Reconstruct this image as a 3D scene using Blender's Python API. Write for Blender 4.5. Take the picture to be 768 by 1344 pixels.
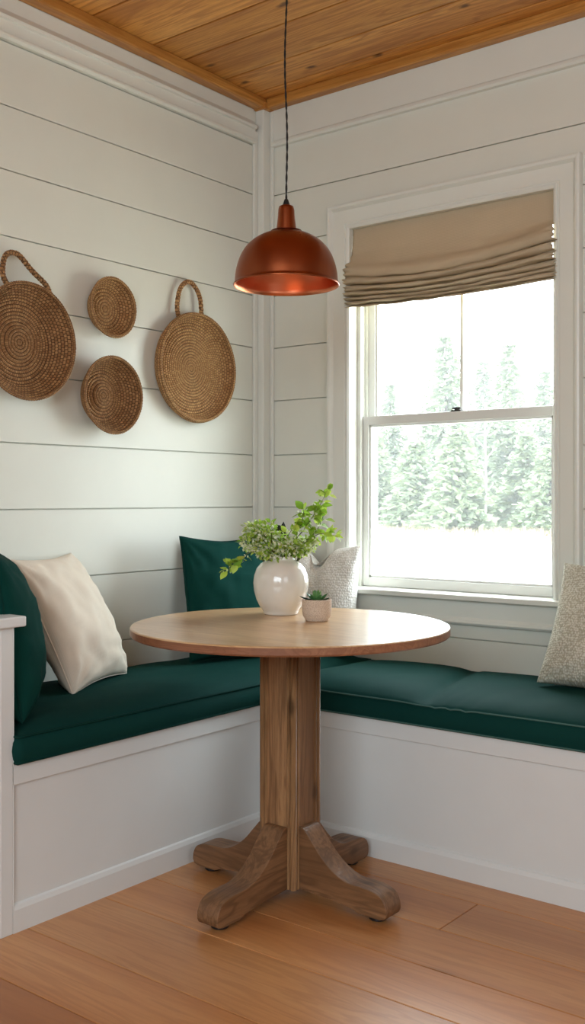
import bpy, bmesh, math, random
from math import pi, sin, cos, radians as rad, sqrt
from mathutils import Vector, Matrix, noise

for o in list(bpy.data.objects):
    bpy.data.objects.remove(o)
sc = bpy.context.scene
C = sc.collection

# ------------------------------------------------------------ camera
cam_d = bpy.data.cameras.new('camera')
cam = bpy.data.objects.new('camera', cam_d)
C.objects.link(cam)
cam.location = (2.687, -3.238, 1.111)
cam.rotation_euler = (rad(90), 0, rad(38.07))
cam_d.sensor_fit = 'VERTICAL'
cam_d.sensor_height = 36
cam_d.lens = 1342 / 1344 * 36
cam_d.shift_y = -18 / 1344
cam_d.clip_start = .05
cam_d.clip_end = 500
sc.camera = cam

# ------------------------------------------------------------ sky, daylight, exposure
W = bpy.data.worlds.new('world')
sc.world = W
W.use_nodes = True
bg = W.node_tree.nodes['Background']
bg.inputs['Color'].default_value = (.85, .94, 1.0, 1)
bg.inputs['Strength'].default_value = 10.0


def area(name, loc, rot, sx, sy, energy, color=(1, 1, 1), portal=False):
    d = bpy.data.lights.new(name, 'AREA')
    d.shape = 'RECTANGLE'
    d.size, d.size_y = sx, sy
    d.energy = energy
    d.color = color
    if portal:
        d.cycles.is_portal = True
    o = bpy.data.objects.new(name, d)
    o.location = loc
    o.rotation_euler = rot
    C.objects.link(o)
    return o


area('window_daylight_portal', (.853, .17, 1.46), (rad(-90), 0, 0), .84, 1.4, 1, portal=True)
# the room's other windows, behind the camera
area('rear_window_daylight', (2.9, -5.15, 1.75), (rad(68), 0, 0), 2.2, 1.5, 90, (.78, .90, .98))
area('side_window_daylight', (4.45, -2.9, 1.6), (rad(72), 0, rad(90)), 1.6, 1.4, 18, (.84, .92, 1.0))

sc.view_settings.view_transform = 'Standard'
sc.view_settings.look = 'None'
sc.view_settings.exposure = 0.27
sc.view_settings.gamma = 1.0
sc.view_settings.use_curve_mapping = False


# ------------------------------------------------------------ helpers
def lin(r, g, b):
    f = lambda c: (c / 12.92 if c <= .04045 else ((c + .055) / 1.055) ** 2.4)
    return (f(r / 255), f(g / 255), f(b / 255), 1)


class NT:
    def __init__(s, name):
        s.m = bpy.data.materials.new(name)
        s.m.use_nodes = True
        s.t = s.m.node_tree
        s.b = s.t.nodes['Principled BSDF']
        s.out = s.t.nodes['Material Output']

    def n(s, typ, **kw):
        nd = s.t.nodes.new(typ)
        for k, v in kw.items():
            if k in nd.inputs.keys():
                nd.inputs[k].default_value = v
            else:
                setattr(nd, k, v)
        return nd

    def l(s, a, b):
        s.t.links.new(a, b)

    def ramp(s, fac, stops):
        r = s.t.nodes.new('ShaderNodeValToRGB')
        e = r.color_ramp.elements
        while len(e) < len(stops):
            e.new(.5)
        for i, (p, c) in enumerate(stops):
            e[i].position = p
            e[i].color = c if len(c) == 4 else (*c, 1)
        s.l(fac, r.inputs[0])
        return r.outputs[0]

    def mix(s, fac, a, b, mode='MIX'):
        m = s.t.nodes.new('ShaderNodeMix')
        m.data_type = 'RGBA'
        m.blend_type = mode
        for sock, v in ((m.inputs[0], fac), (m.inputs[6], a), (m.inputs[7], b)):
            if isinstance(v, (int, float, tuple)):
                sock.default_value = v
            else:
                s.l(v, sock)
        return m.outputs[2]

    def bump(s, h, strength=.3, dist=.002):
        b = s.n('ShaderNodeBump')
        b.inputs['Strength'].default_value = strength
        b.inputs['Distance'].default_value = dist
        s.l(h, b.inputs['Height'])
        s.l(b.outputs[0], s.b.inputs['Normal'])

    def p(s, **kw):
        for k, v in kw.items():
            s.b.inputs[k.replace('_', ' ')].default_value = v


def g(v):
    return (v, v, v, 1)


def paint(name, col, rough=.45):
    m = NT(name)
    tc = m.n('ShaderNodeTexCoord')
    nz = m.n('ShaderNodeTexNoise', Scale=7.0, Detail=3.0)
    m.l(tc.outputs['Object'], nz.inputs['Vector'])
    c2 = tuple(c * .94 for c in col[:3]) + (1,)
    m.l(m.mix(nz.outputs[0], c2, col), m.b.inputs['Base Color'])
    m.p(Roughness=rough)
    nz2 = m.n('ShaderNodeTexNoise', Scale=160.0, Detail=2.0)
    m.l(tc.outputs['Object'], nz2.inputs['Vector'])
    m.bump(nz2.outputs[0], .06, .001)
    return m.m


def wood(name, dark, mid, light, axis='X', scale=1.0, rough=.45, knots=.5, coat=0.0, tone=.5, grain=1.0, kscale=1.0):
    """grain runs along axis; the per-face attribute 'tone' shifts colour and offset plank by plank"""
    m = NT(name)
    tc = m.n('ShaderNodeTexCoord')
    at = m.n('ShaderNodeAttribute', attribute_name='tone')
    off = m.n('ShaderNodeVectorMath', operation='MULTIPLY_ADD')
    m.l(at.outputs['Color'], off.inputs[0])
    off.inputs[1].default_value = (17, 23, 31)
    m.l(tc.outputs['Object'], off.inputs[2])
    st = {'X': (.7, 9, 9), 'Y': (9, .7, 9), 'Z': (9, 9, .7)}[axis]
    mp = m.n('ShaderNodeMapping')
    mp.inputs['Scale'].default_value = tuple(v * scale for v in st)
    m.l(off.outputs[0], mp.inputs['Vector'])
    # gentle growth rings
    wv = m.n('ShaderNodeTexNoise', Scale=1.3, Detail=3.5, Distortion=1.1)
    m.l(mp.outputs[0], wv.inputs['Vector'])
    rings = m.n('ShaderNodeMath', operation='MULTIPLY')
    m.l(wv.outputs[0], rings.inputs[0])
    rings.inputs[1].default_value = 44
    sn = m.n('ShaderNodeMath', operation='SINE')
    m.l(rings.outputs[0], sn.inputs[0])
    sn2 = m.n('ShaderNodeMath', operation='MULTIPLY_ADD')
    m.l(sn.outputs[0], sn2.inputs[0])
    sn2.inputs[1].default_value = .5
    sn2.inputs[2].default_value = .5
    big = m.n('ShaderNodeTexNoise', Scale=.45, Detail=4.0)
    m.l(mp.outputs[0], big.inputs['Vector'])
    fine = m.n('ShaderNodeTexNoise', Scale=9.0, Detail=6.0, Roughness=.7)
    m.l(mp.outputs[0], fine.inputs['Vector'])
    c = m.ramp(big.outputs[0], [(.3, dark), (.5, mid), (.72, light)])
    c = m.mix(m.ramp(sn2.outputs[0], [(.0, g(min(1, .62 * grain))), (.45, g(0))]), c, dark)
    c = m.mix(m.ramp(fine.outputs[0], [(.35, g(min(1, .6 * grain))), (.6, g(0))]), c, dark)
    # plank to plank tone
    sep = m.n('ShaderNodeSeparateColor')
    m.l(at.outputs['Color'], sep.inputs[0])
    tv = m.n('ShaderNodeMath', operation='MULTIPLY_ADD')
    m.l(sep.outputs[0], tv.inputs[0])
    tv.inputs[1].default_value = tone
    tv.inputs[2].default_value = 1 - tone * .5
    tcx = m.n('ShaderNodeCombineColor')
    for i in range(3):
        m.l(tv.outputs[0], tcx.inputs[i])
    c = m.mix(1.0, c, tcx.outputs[0], 'MULTIPLY')
    if knots:
        spx = m.n('ShaderNodeSeparateXYZ')
        m.l(off.outputs[0], spx.inputs[0])
        ia = 'XYZ'.index(axis)
        oth = [q for q in range(3) if q != ia]
        ad = m.n('ShaderNodeMath', operation='ADD')
        m.l(spx.outputs[oth[0]], ad.inputs[0])
        m.l(spx.outputs[oth[1]], ad.inputs[1])
        cb = m.n('ShaderNodeCombineXYZ')
        m.l(spx.outputs[ia], cb.inputs[0])
        m.l(ad.outputs[0], cb.inputs[1])
        mk = m.n('ShaderNodeMapping')
        mk.inputs['Scale'].default_value = (2.6 * scale * kscale, 5.5 * scale * kscale, 1)
        m.l(cb.outputs[0], mk.inputs['Vector'])
        dn = m.n('ShaderNodeTexNoise', Scale=5.0)
        m.l(mk.outputs[0], dn.inputs['Vector'])
        mm = m.n('ShaderNodeMix')
        mm.data_type = 'VECTOR'
        mm.inputs[0].default_value = .08
        m.l(mk.outputs[0], mm.inputs[4])
        m.l(dn.outputs['Color'], mm.inputs[5])
        vo = m.n('ShaderNodeTexVoronoi', Scale=1.0, voronoi_dimensions='2D')
        m.l(mm.outputs[1], vo.inputs['Vector'])
        kf = m.ramp(vo.outputs['Distance'], [(.035, g(knots)), (.10, g(0))])
        gate = m.n('ShaderNodeSeparateColor')
        m.l(vo.outputs['Color'], gate.inputs[0])
        gt = m.n('ShaderNodeMath', operation='GREATER_THAN')
        m.l(gate.outputs[0], gt.inputs[0])
        gt.inputs[1].default_value = .5
        km = m.n('ShaderNodeMath', operation='MULTIPLY')
        m.l(kf, km.inputs[0])
        m.l(gt.outputs[0], km.inputs[1])
        kd = tuple(v * .35 for v in dark[:3]) + (1,)
        c = m.mix(km.outputs[0], c, kd)
    m.l(c, m.b.inputs['Base Color'])
    m.p(Roughness=rough, Coat_Weight=coat, Coat_Roughness=.25)
    m.bump(fine.outputs[0], .18 * grain, .0015)
    return m.m


def fabric(name, col, col2=None, rough=.9, weave=900, sheen=.3, bump=.25, trans=0):
    m = NT(name)
    uv = m.n('ShaderNodeTexCoord')
    w1 = m.n('ShaderNodeTexWave', Scale=weave / 20, bands_direction='X', Distortion=.6)
    w2 = m.n('ShaderNodeTexWave', Scale=weave / 20, bands_direction='Y', Distortion=.6)
    m.l(uv.outputs['UV'], w1.inputs['Vector'])
    m.l(uv.outputs['UV'], w2.inputs['Vector'])
    mx = m.n('ShaderNodeMath', operation='MAXIMUM')
    m.l(w1.outputs['Fac'], mx.inputs[0])
    m.l(w2.outputs['Fac'], mx.inputs[1])
    nz = m.n('ShaderNodeTexNoise', Scale=6.0, Detail=4.0)
    m.l(uv.outputs['UV'], nz.inputs['Vector'])
    if col2 is None:
        col2 = tuple(c * .8 for c in col[:3]) + (1,)
    c = m.mix(nz.outputs[0], col2, col)
    c = m.mix(m.ramp(mx.outputs[0], [(.2, g(.25)), (.8, g(0))]), c, tuple(v * .6 for v in col2[:3]) + (1,))
    m.l(c, m.b.inputs['Base Color'])
    m.p(Roughness=rough, Sheen_Weight=sheen, Sheen_Roughness=.5)
    m.b.inputs['Specular IOR Level'].default_value = .08
    m.bump(mx.outputs[0], bump, .0012)
    if trans:
        tr = m.n('ShaderNodeBsdfTranslucent')
        m.l(c, tr.inputs['Color'])
        ms = m.n('ShaderNodeMixShader')
        ms.inputs[0].default_value = trans
        m.l(m.b.outputs[0], ms.inputs[1])
        m.l(tr.outputs[0], ms.inputs[2])
        m.l(ms.outputs[0], m.out.inputs['Surface'])
    return m.m


# ------------------------------------------------------------ materials
MAT = {}
MAT['wall'] = paint('warm_white_wall_paint', (.775, .78, .70, 1), .42)
MAT['trimp'] = paint('white_trim_paint', (.80, .805, .735, 1), .32)
MAT['bench'] = paint('white_bench_paint', (.785, .80, .785, 1), .35)
MAT['vinyl'] = paint('window_sash_paint', (.80, .80, .76, 1), .3)
MAT['plaster'] = paint('room_plaster', (.62, .61, .58, 1), .8)
MAT['ceil'] = wood('honey_pine_ceiling', lin(164, 100, 40), lin(220, 158, 80), lin(240, 186, 108), 'X', 1.0, .42, .95, 0, .34, .9, 1.5)
MAT['ceiltrim'] = wood('honey_pine_trim', lin(170, 108, 44), lin(218, 156, 78), lin(232, 176, 98), 'X', 1.0, .4, .6, 0, .2)
MAT['ceiltrimy'] = wood('honey_pine_trim_long', lin(170, 108, 44), lin(218, 156, 78), lin(232, 176, 98), 'Y', 1.0, .4, .6, 0, .2)
MAT['floor'] = wood('oak_floor', lin(156, 96, 50), lin(196, 134, 80), lin(212, 156, 102), 'X', .9, .33, .7, .15, .16, .38, .62)
MAT['top'] = wood('table_top_wood', lin(176, 130, 84), lin(212, 170, 122), lin(226, 190, 146), 'X', 1.1, .30, .0, .35, .1, .6)
MAT['edge'] = wood('table_edge_wood', lin(124, 78, 52), lin(160, 108, 76), lin(180, 128, 92), 'X', 1.2, .42, .0, .15, .1, .8)
MAT['post'] = wood('table_post_wood', lin(112, 76, 44), lin(156, 112, 72), lin(180, 138, 94), 'Z', 1.2, .5, .7, .05, .15, 1.1)
MAT['legx'] = wood('table_leg_wood', lin(104, 72, 46), lin(144, 104, 70), lin(170, 130, 92), 'X', 1.3, .48, .6, .08, .15, 1.1)
MAT['legy'] = wood('table_leg_wood_y', lin(104, 72, 46), lin(144, 104, 70), lin(170, 130, 92), 'Y', 1.3, .48, .6, .08, .15, 1.1)
MAT['green'] = fabric('green_cotton', lin(17, 64, 58), lin(13, 54, 50), .8, 2600, .0, .12)
MAT['greenp'] = fabric('green_pillow_cotton', lin(12, 62, 55), lin(9, 54, 48), .85, 1500, .0, .12)
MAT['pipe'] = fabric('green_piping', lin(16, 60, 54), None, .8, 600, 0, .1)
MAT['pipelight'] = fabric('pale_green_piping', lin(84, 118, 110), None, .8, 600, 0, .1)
MAT['cream'] = fabric('cream_linen', lin(238, 228, 212), lin(228, 216, 198), .9, 1300, .0, .15)
MAT['linen'] = fabric('tan_linen', lin(212, 194, 166), lin(196, 178, 150), .9, 1500, .0, .35, trans=.12)


def nubby(name, ca, cb, scale):
    m = NT(name)
    uv = m.n('ShaderNodeTexCoord')
    mp = m.n('ShaderNodeMapping')
    mp.inputs['Scale'].default_value = (scale, scale * .62, 1)
    m.l(uv.outputs['UV'], mp.inputs['Vector'])
    v = m.n('ShaderNodeTexVoronoi', Scale=1.0, Randomness=.55)
    m.l(mp.outputs[0], v.inputs['Vector'])
    c = m.mix(m.ramp(v.outputs['Distance'], [(.35, g(0)), (.62, g(1))]), ca, cb)
    m.l(c, m.b.inputs['Base Color'])
    m.p(Roughness=.95)
    inv = m.n('ShaderNodeMath', operation='SUBTRACT')
    inv.inputs[0].default_value = 1
    m.l(v.outputs['Distance'], inv.inputs[1])
    m.bump(inv.outputs[0], .8, .004)
    return m.m


MAT['nubw'] = nubby('white_nubby_weave', lin(252, 251, 246), lin(232, 229, 220), 66)
MAT['nubt'] = nubby('oatmeal_basket_weave', lin(216, 212, 196), lin(176, 170, 148), 84)


def copper(name, c1, c2, rough):
    m = NT(name)
    tc = m.n('ShaderNodeTexCoord')
    nz = m.n('ShaderNodeTexNoise', Scale=9.0, Detail=5.0)
    m.l(tc.outputs['Object'], nz.inputs['Vector'])
    m.l(m.mix(nz.outputs[0], c1, c2), m.b.inputs['Base Color'])
    m.p(Metallic=1.0)
    m.l(m.ramp(nz.outputs[0], [(.3, g(rough - .04)), (.7, g(rough + .06))]), m.b.inputs['Roughness'])
    return m.m


MAT['copper'] = copper('aged_copper', lin(162, 92, 58), lin(140, 74, 46), .31)
MAT['copperin'] = copper('bright_copper', lin(232, 150, 112), lin(222, 136, 98), .3)
MAT['copperdk'] = copper('dark_copper', lin(120, 56, 34), lin(100, 46, 28), .4)


def plain(name, col, rough=.5, **kw):
    m = NT(name)
    tc = m.n('ShaderNodeTexCoord')
    nz = m.n('ShaderNodeTexNoise', Scale=20.0, Detail=2.0)
    m.l(tc.outputs['Object'], nz.inputs['Vector'])
    m.l(m.mix(nz.outputs[0], tuple(c * .85 for c in col[:3]) + (1,), col), m.b.inputs['Base Color'])
    m.p(Roughness=rough, **kw)
    return m.m


MAT['black'] = plain('black_cord', (.012, .010, .010, 1), .6)
MAT['rubber'] = plain('black_plastic', (.015, .015, .016, 1), .35)
MAT['bronze'] = plain('dark_bronze', (.05, .045, .04, 1), .4, Metallic=.8)
MAT['soil'] = plain('potting_soil', (.03, .022, .015, 1), .95)
MAT['ceramic'] = plain('ivory_glaze', lin(236, 230, 218), .16, Coat_Weight=.5)
MAT['bark'] = plain('tree_bark', (.16, .12, .09, 1), .9)
MAT['birch'] = plain('pale_birch_bark', (.6, .58, .54, 1), .8)
MAT['stem'] = plain('green_brown_stem', lin(92, 96, 44), .6)


def pot_mat():
    m = NT('speckled_stoneware')
    tc = m.n('ShaderNodeTexCoord')
    v = m.n('ShaderNodeTexVoronoi', Scale=420.0)
    m.l(tc.outputs['Object'], v.inputs['Vector'])
    m.l(m.mix(m.ramp(v.outputs['Distance'], [(.25, g(1)), (.5, g(0))]), lin(214, 194, 174), lin(176, 150, 128)), m.b.inputs['Base Color'])
    m.p(Roughness=.75)
    m.bump(v.outputs['Distance'], .4, .0015)
    return m.m


MAT['pot'] = pot_mat()


def leaf_mat(name, c1, c2, trans=.35):
    m = NT(name)
    at = m.n('ShaderNodeAttribute', attribute_name='tone')
    m.l(m.mix(at.outputs['Fac'], c1, c2), m.b.inputs['Base Color'])
    m.p(Roughness=.5)
    if trans:
        tr = m.n('ShaderNodeBsdfTranslucent')
        m.l(m.mix(at.outputs['Fac'], c1, c2), tr.inputs['Color'])
        ms = m.n('ShaderNodeMixShader')
        ms.inputs[0].default_value = trans
        m.l(m.b.outputs[0], ms.inputs[1])
        m.l(tr.outputs[0], ms.inputs[2])
        m.l(ms.outputs[0], m.out.inputs['Surface'])
    return m.m


MAT['leaf'] = leaf_mat('fresh_green_leaf', lin(120, 164, 44), lin(206, 226, 104), .45)
MAT['blossom'] = leaf_mat('pale_green_blossom', lin(214, 224, 170), lin(253, 253, 238), .3)
MAT['darkleaf'] = leaf_mat('dark_leaf', (.006, .007, .006, 1), (.012, .012, .011, 1), 0)
MAT['succ'] = leaf_mat('succulent_green', lin(40, 92, 52), lin(110, 158, 84), 0)
MAT['succdk'] = leaf_mat('succulent_dark', lin(24, 50, 40), lin(40, 72, 54), 0)
MAT['conifer'] = leaf_mat('conifer_needles', lin(124, 140, 112), lin(156, 164, 128), .3)
MAT['field'] = plain('dry_pale_meadow', (.74, .68, .56, 1), .95)
MAT['grass'] = leaf_mat('dry_grass', lin(176, 150, 122), lin(206, 184, 156), .2)


def glass_mat():
    m = NT('window_glass')
    tr = m.n('ShaderNodeBsdfTransparent')
    tr.inputs['Color'].default_value = (.97, .985, .98, 1)
    gl = m.n('ShaderNodeBsdfGlossy')
    gl.inputs['Roughness'].default_value = .02
    lw = m.n('ShaderNodeLayerWeight', Blend=.5)
    pw = m.n('ShaderNodeMath', operation='POWER')
    m.l(lw.outputs['Facing'], pw.inputs[0])
    pw.inputs[1].default_value = 5
    fr = m.n('ShaderNodeMath', operation='MULTIPLY_ADD')
    m.l(pw.outputs[0], fr.inputs[0])
    fr.inputs[1].default_value = .9
    fr.inputs[2].default_value = .04
    ms = m.n('ShaderNodeMixShader')
    m.l(fr.outputs[0], ms.inputs[0])
    m.l(tr.outputs[0], ms.inputs[1])
    m.l(gl.outputs[0], ms.inputs[2])
    m.l(ms.outputs[0], m.out.inputs['Surface'])
    return m.m


MAT['glass'] = glass_mat()


def straw(name, c1, c2, crevice_shade):
    """coiled seagrass: UV.x counts stitches, UV.y counts coils"""
    m = NT(name)
    uv = m.n('ShaderNodeTexCoord')
    br = m.n('ShaderNodeTexBrick', Scale=1.0, Color1=c1, Color2=c2, Mortar=crevice_shade)  # dark mortar colour paints shade into the crevices between coils and stitches
    br.inputs['Mortar Size'].default_value = .16
    br.inputs['Mortar Smooth'].default_value = .8
    br.inputs['Brick Width'].default_value = 1.0
    br.inputs['Row Height'].default_value = 1.0
    m.l(uv.outputs['UV'], br.inputs['Vector'])
    nz = m.n('ShaderNodeTexNoise', Scale=1.6, Detail=4.0, Roughness=.75)
    m.l(uv.outputs['UV'], nz.inputs['Vector'])
    c = m.mix(m.ramp(nz.outputs[0], [(.38, g(.55)), (.62, g(0))]), br.outputs['Color'], tuple(v * .45 for v in c1[:3]) + (1,))
    m.l(c, m.b.inputs['Base Color'])
    m.p(Roughness=.8)
    inv = m.n('ShaderNodeMath', operation='SUBTRACT')
    inv.inputs[0].default_value = 1
    m.l(br.outputs['Fac'], inv.inputs[1])
    m.bump(inv.outputs[0], .7, .003)
    return m.m


MAT['straw'] = straw('seagrass_brown', lin(158, 112, 68), lin(198, 152, 100), lin(70, 44, 22))
MAT['straw2'] = straw('seagrass_golden', lin(182, 134, 84), lin(214, 170, 114), lin(88, 56, 28))


# ------------------------------------------------------------ mesh helpers
def new_bm():
    return bmesh.new()


def box(bm, x0, x1, y0, y1, z0, z1):
    vs = [bm.verts.new((x, y, z)) for z in (z0, z1) for x, y in ((x0, y0), (x1, y0), (x1, y1), (x0, y1))]
    fs = [(3, 2, 1, 0), (4, 5, 6, 7), (0, 1, 5, 4), (1, 2, 6, 5), (2, 3, 7, 6), (3, 0, 4, 7)]
    return [bm.faces.new([vs[i] for i in f]) for f in fs]


def obj(name, bm, mats, parent=None, smooth=False, bevel=0, seg=2, tones=None):
    me = bpy.data.meshes.new(name)
    bm.normal_update()
    bm.to_mesh(me)
    bm.free()
    if not isinstance(mats, (list, tuple)):
        mats = [mats]
    for m in mats:
        me.materials.append(m)
    if smooth:
        for p in me.polygons:
            p.use_smooth = True
    o = bpy.data.objects.new(name, me)
    C.objects.link(o)
    if parent:
        o.parent = parent
    if bevel:
        b = o.modifiers.new('bevel', 'BEVEL')
        b.width = bevel
        b.segments = seg
        b.limit_method = 'ANGLE'
        b.angle_limit = rad(40)
        b.harden_normals = False
    return o


def tag(o, label=None, cat=None, group=None, kind=None):
    if label:
        o['label'] = label
    if cat:
        o['category'] = cat
    if group:
        o['group'] = group
    if kind:
        o['kind'] = kind
    return o


def empty(name, loc=(0, 0, 0), rotz=0):
    o = bpy.data.objects.new(name, None)
    o.empty_display_size = .1
    o.location = loc
    o.rotation_euler = (0, 0, rotz)
    C.objects.link(o)
    return o


def grid(bm, rows, closed_u=False, closed_v=False, uv=None, flip=False, mat=0):
    """rows: list of lists of Vectors"""
    vv = [[bm.verts.new(p) for p in r] for r in rows]
    R, Cn = len(vv), len(vv[0])
    lay = bm.loops.layers.uv.verify() if uv else None
    for i in range(R if closed_u else R - 1):
        for j in range(Cn if closed_v else Cn - 1):
            i2, j2 = (i + 1) % R, (j + 1) % Cn
            q = [vv[i][j], vv[i2][j], vv[i2][j2], vv[i][j2]]
            ij = [(i, j), (i + 1, j), (i + 1, j + 1), (i, j + 1)]
            if flip:
                q.reverse(); ij.reverse()
            if len(set(q)) < 3:
                continue
            f = bm.faces.new(q)
            f.material_index = mat
            if uv:
                for lp, (a, b) in zip(f.loops, ij):
                    lp[lay].uv = uv(a, b)
    return vv


def lathe(bm, prof, n=48, c=(0, 0, 0), uv=None, rfun=None):
    rows = []
    for k in range(n):
        a = 2 * pi * k / n
        rows.append([Vector((c[0] + r * (rfun(a, z) if rfun else 1) * cos(a), c[1] + r * (rfun(a, z) if rfun else 1) * sin(a), c[2] + z)) for r, z in prof])
    return grid(bm, rows, closed_u=True, uv=uv)


def tube(bm, pts, r, n=8, cap=True, mat=0, taper=None):
    pts = [Vector(p) for p in pts]
    rows = []
    up = Vector((0, 0, 1))
    t0 = (pts[1] - pts[0]).normalized()
    nrm = t0.orthogonal().normalized()
    for i, p in enumerate(pts):
        t = (pts[min(i + 1, len(pts) - 1)] - pts[max(i - 1, 0)]).normalized()
        nrm = (nrm - t * nrm.dot(t)).normalized()
        b = t.cross(nrm)
        rr = r * (taper(i / (len(pts) - 1)) if taper else 1)
        rows.append([p + (nrm * cos(2 * pi * k / n) + b * sin(2 * pi * k / n)) * rr for k in range(n)])
    vv = grid(bm, rows, closed_v=True, mat=mat, flip=True)
    if cap:
        for e in (vv[0], vv[-1]):
            try:
                f = bm.faces.new(e)
                f.material_index = mat
            except ValueError:
                pass


def curve_pts(pts, n=12):
    P = [Vector(p) for p in pts]
    P = [P[0]] + P + [P[-1]]
    out = []
    for i in range(1, len(P) - 2):
        p0, p1, p2, p3 = P[i - 1:i + 3]
        for k in range(n):
            t = k / n
            out.append(.5 * ((2 * p1) + (-p0 + p2) * t + (2 * p0 - 5 * p1 + 4 * p2 - p3) * t * t + (-p0 + 3 * p1 - 3 * p2 + p3) * t ** 3))
    out.append(P[-2])
    return out


def set_tone(o, fn):
    me = o.data
    a = me.color_attributes.new('tone', 'FLOAT_COLOR', 'CORNER')
    for p in me.polygons:
        c = fn(p)
        for li in p.loop_indices:
            a.data[li].color = c


# ============================================================ SETTING
GZ = [-.0, .17, .385, .612, .848, 1.075, 1.286, 1.507, 1.722, 1.935, 2.143, 2.345, 2.545]   # shiplap joints
HC = 2.73
XR, YF = 4.6, -5.3


def struct(name, bm, mats, **kw):
    o = obj(name, bm, mats, **kw)
    o['kind'] = 'structure'
    return o


# floor planks
random.seed(5)
FS = [-.03, -.29, -.52, -.72, -.93, -1.135, -1.32, -1.58, -1.79, -2.0, -2.22, -2.42, -2.63, -2.83, -3.04, -3.25, -3.45, -3.66, -3.88, -4.1, -4.3, -4.5, -4.7, -4.9, -5.1, -5.3]
ends = {3: [1.36, 3.1], 4: [3.4], 5: [2.9], 6: [2.3], 7: [.1, 3.3], 8: [1.9]}


def planks(bm, seams, zt, zb, x0, x1, gap, ends):
    tones = []
    for i in range(len(seams) - 1):
        ya, yb = seams[i + 1], seams[i]
        xs = [x0] + ends.get(i, [random.uniform(x0 + 1, x1 - 1)]) + [x1]
        for a, b in zip(xs, xs[1:]):
            box(bm, a + gap / 2, b - gap / 2, ya + gap / 2, yb - gap / 2, zb, zt)
            t = (random.random(), random.random(), random.random(), 1)
            tones += [t] * 6
    return tones


bm = new_bm()
tn = planks(bm, FS, 0, -.02, 0, XR, .0028, ends)
fs0 = len(bm.faces)
box(bm, -.02, XR, YF, .02, -.06, -.02)
fl = struct('floor', bm, MAT['floor'], bevel=.0012, seg=1)
set_tone(fl, lambda p: tn[p.index] if p.index < len(tn) else (0, 0, 0, 1))

# ceiling boards
CS = [.0, -.11, -.285, -.51, -.67, -.95, -1.16, -1.38, -1.6, -1.85, -2.1, -2.35, -2.6, -2.9, -3.2, -3.5, -3.8, -4.1, -4.4, -4.7, -5.0, -5.3]
bm = new_bm()
random.seed(8)
tn2 = planks(bm, CS, HC + .02, HC, 0, XR, .006, {2: [3.4], 4: [2.8], 1: [3.0], 3: [3.9]})
box(bm, -.02, XR, YF, .02, HC + .02, HC + .06)
cl = struct('ceiling', bm, MAT['ceil'], bevel=.002, seg=1)
set_tone(cl, lambda p: tn2[p.index] if p.index < len(tn2) else (0, 0, 0, 1))

# wood trim under the ceiling
bm = new_bm()
box(bm, 0, .05, YF, 0, 2.69, HC)
t1 = struct('trim_1', bm, MAT['ceiltrimy'], bevel=.006)
bm = new_bm()
box(bm, .05, XR, -.045, 0, 2.69, HC)
t2 = struct('trim_2', bm, MAT['ceiltrim'], bevel=.006)
bm = new_bm()
box(bm, .0, .058, -.062, 0, 2.685, 2.712)
struct('trim_3', bm, MAT['ceiltrim'], bevel=.004)

# left wall (x = 0)
bm = new_bm()
G = .0035
for a, b in zip(GZ, GZ[1:]):
    box(bm, -.012, 0, YF, 0, a + G / 2, b - G / 2)
box(bm, -.012, 0, YF, 0, GZ[-1] + G / 2, HC)
box(bm, -.12, -.012, YF - .12, .12, -.06, HC + .06)
struct('wall_left', bm, MAT['wall'], bevel=.0012, seg=1)

# back wall with the window opening (y = 0)
WX0, WX1, WZ0, WZ1 = .435, 1.272, .77, 2.15
bm = new_bm()
for a, b in zip(GZ, GZ[1:] + [HC]):
    za, zb = a + G / 2, b - G / 2
    if zb < WZ0 or za > WZ1 + .05:
        box(bm, 0, XR, 0, .012, za, zb)
    else:
        xa, xb, zt_, zl_ = WX0 - .04, WX1 + .04, WZ1 + .03, WZ0 - .03
        if zb > WZ1 + .03:      # board notched round the window head
            pg = [(0, za), (xa, za), (xa, zt_), (xb, zt_), (xb, za), (XR, za), (XR, zb), (0, zb)]
        elif za < WZ0 - .03:    # board notched under the window
            pg = [(0, za), (XR, za), (XR, zb), (xb, zb), (xb, zl_), (xa, zl_), (xa, zb), (0, zb)]
        else:
            box(bm, 0, xa, 0, .012, za, zb)
            box(bm, xb, XR, 0, .012, za, zb)
            continue
        A_ = [bm.verts.new((x, 0, z)) for x, z in pg]
        B_ = [bm.verts.new((x, .012, z)) for x, z in pg]
        bm.faces.new(A_)
        bm.faces.new(B_[::-1])
        for q in range(8):
            bm.faces.new([A_[(q + 1) % 8], A_[q], B_[q], B_[(q + 1) % 8]])
for x0, x1, z0, z1 in ((0, WX0 - .02, -.06, HC + .06), (WX1 + .02, XR + .12, -.06, HC + .06), (WX0 - .02, WX1 + .02, -.06, WZ0 - .025), (WX0 - .02, WX1 + .02, WZ1 + .02, HC + .06)):
    box(bm, x0, x1, .012, .16, z0, z1)
struct('wall_back', bm, MAT['wall'], bevel=.0012, seg=1)

bm = new_bm()
box(bm, XR, XR + .1, YF - .1, .012, -.06, HC + .06)
struct('wall_right', bm, MAT['plaster'])
bm = new_bm()
box(bm, -.0, XR, YF - .1, YF, -.06, HC + .06)
struct('wall_front', bm, MAT['plaster'])

# crown on the left wall: frieze board, bevelled moulding
bm = new_bm()
prof = [(0, 2.69), (.004, 2.69), (.004, 2.642), (.012, 2.632), (.026, 2.616), (.024, 2.606), (.014, 2.604), (.014, 2.566), (.022, 2.561), (.022, 2.553), (.012, 2.547), (0, 2.547)]
grid(bm, [[Vector((x, y, z)) for x, z in prof] for y in (YF, -.07)])
struct('trim_4', bm, MAT['trimp'], bevel=.001)
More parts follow.
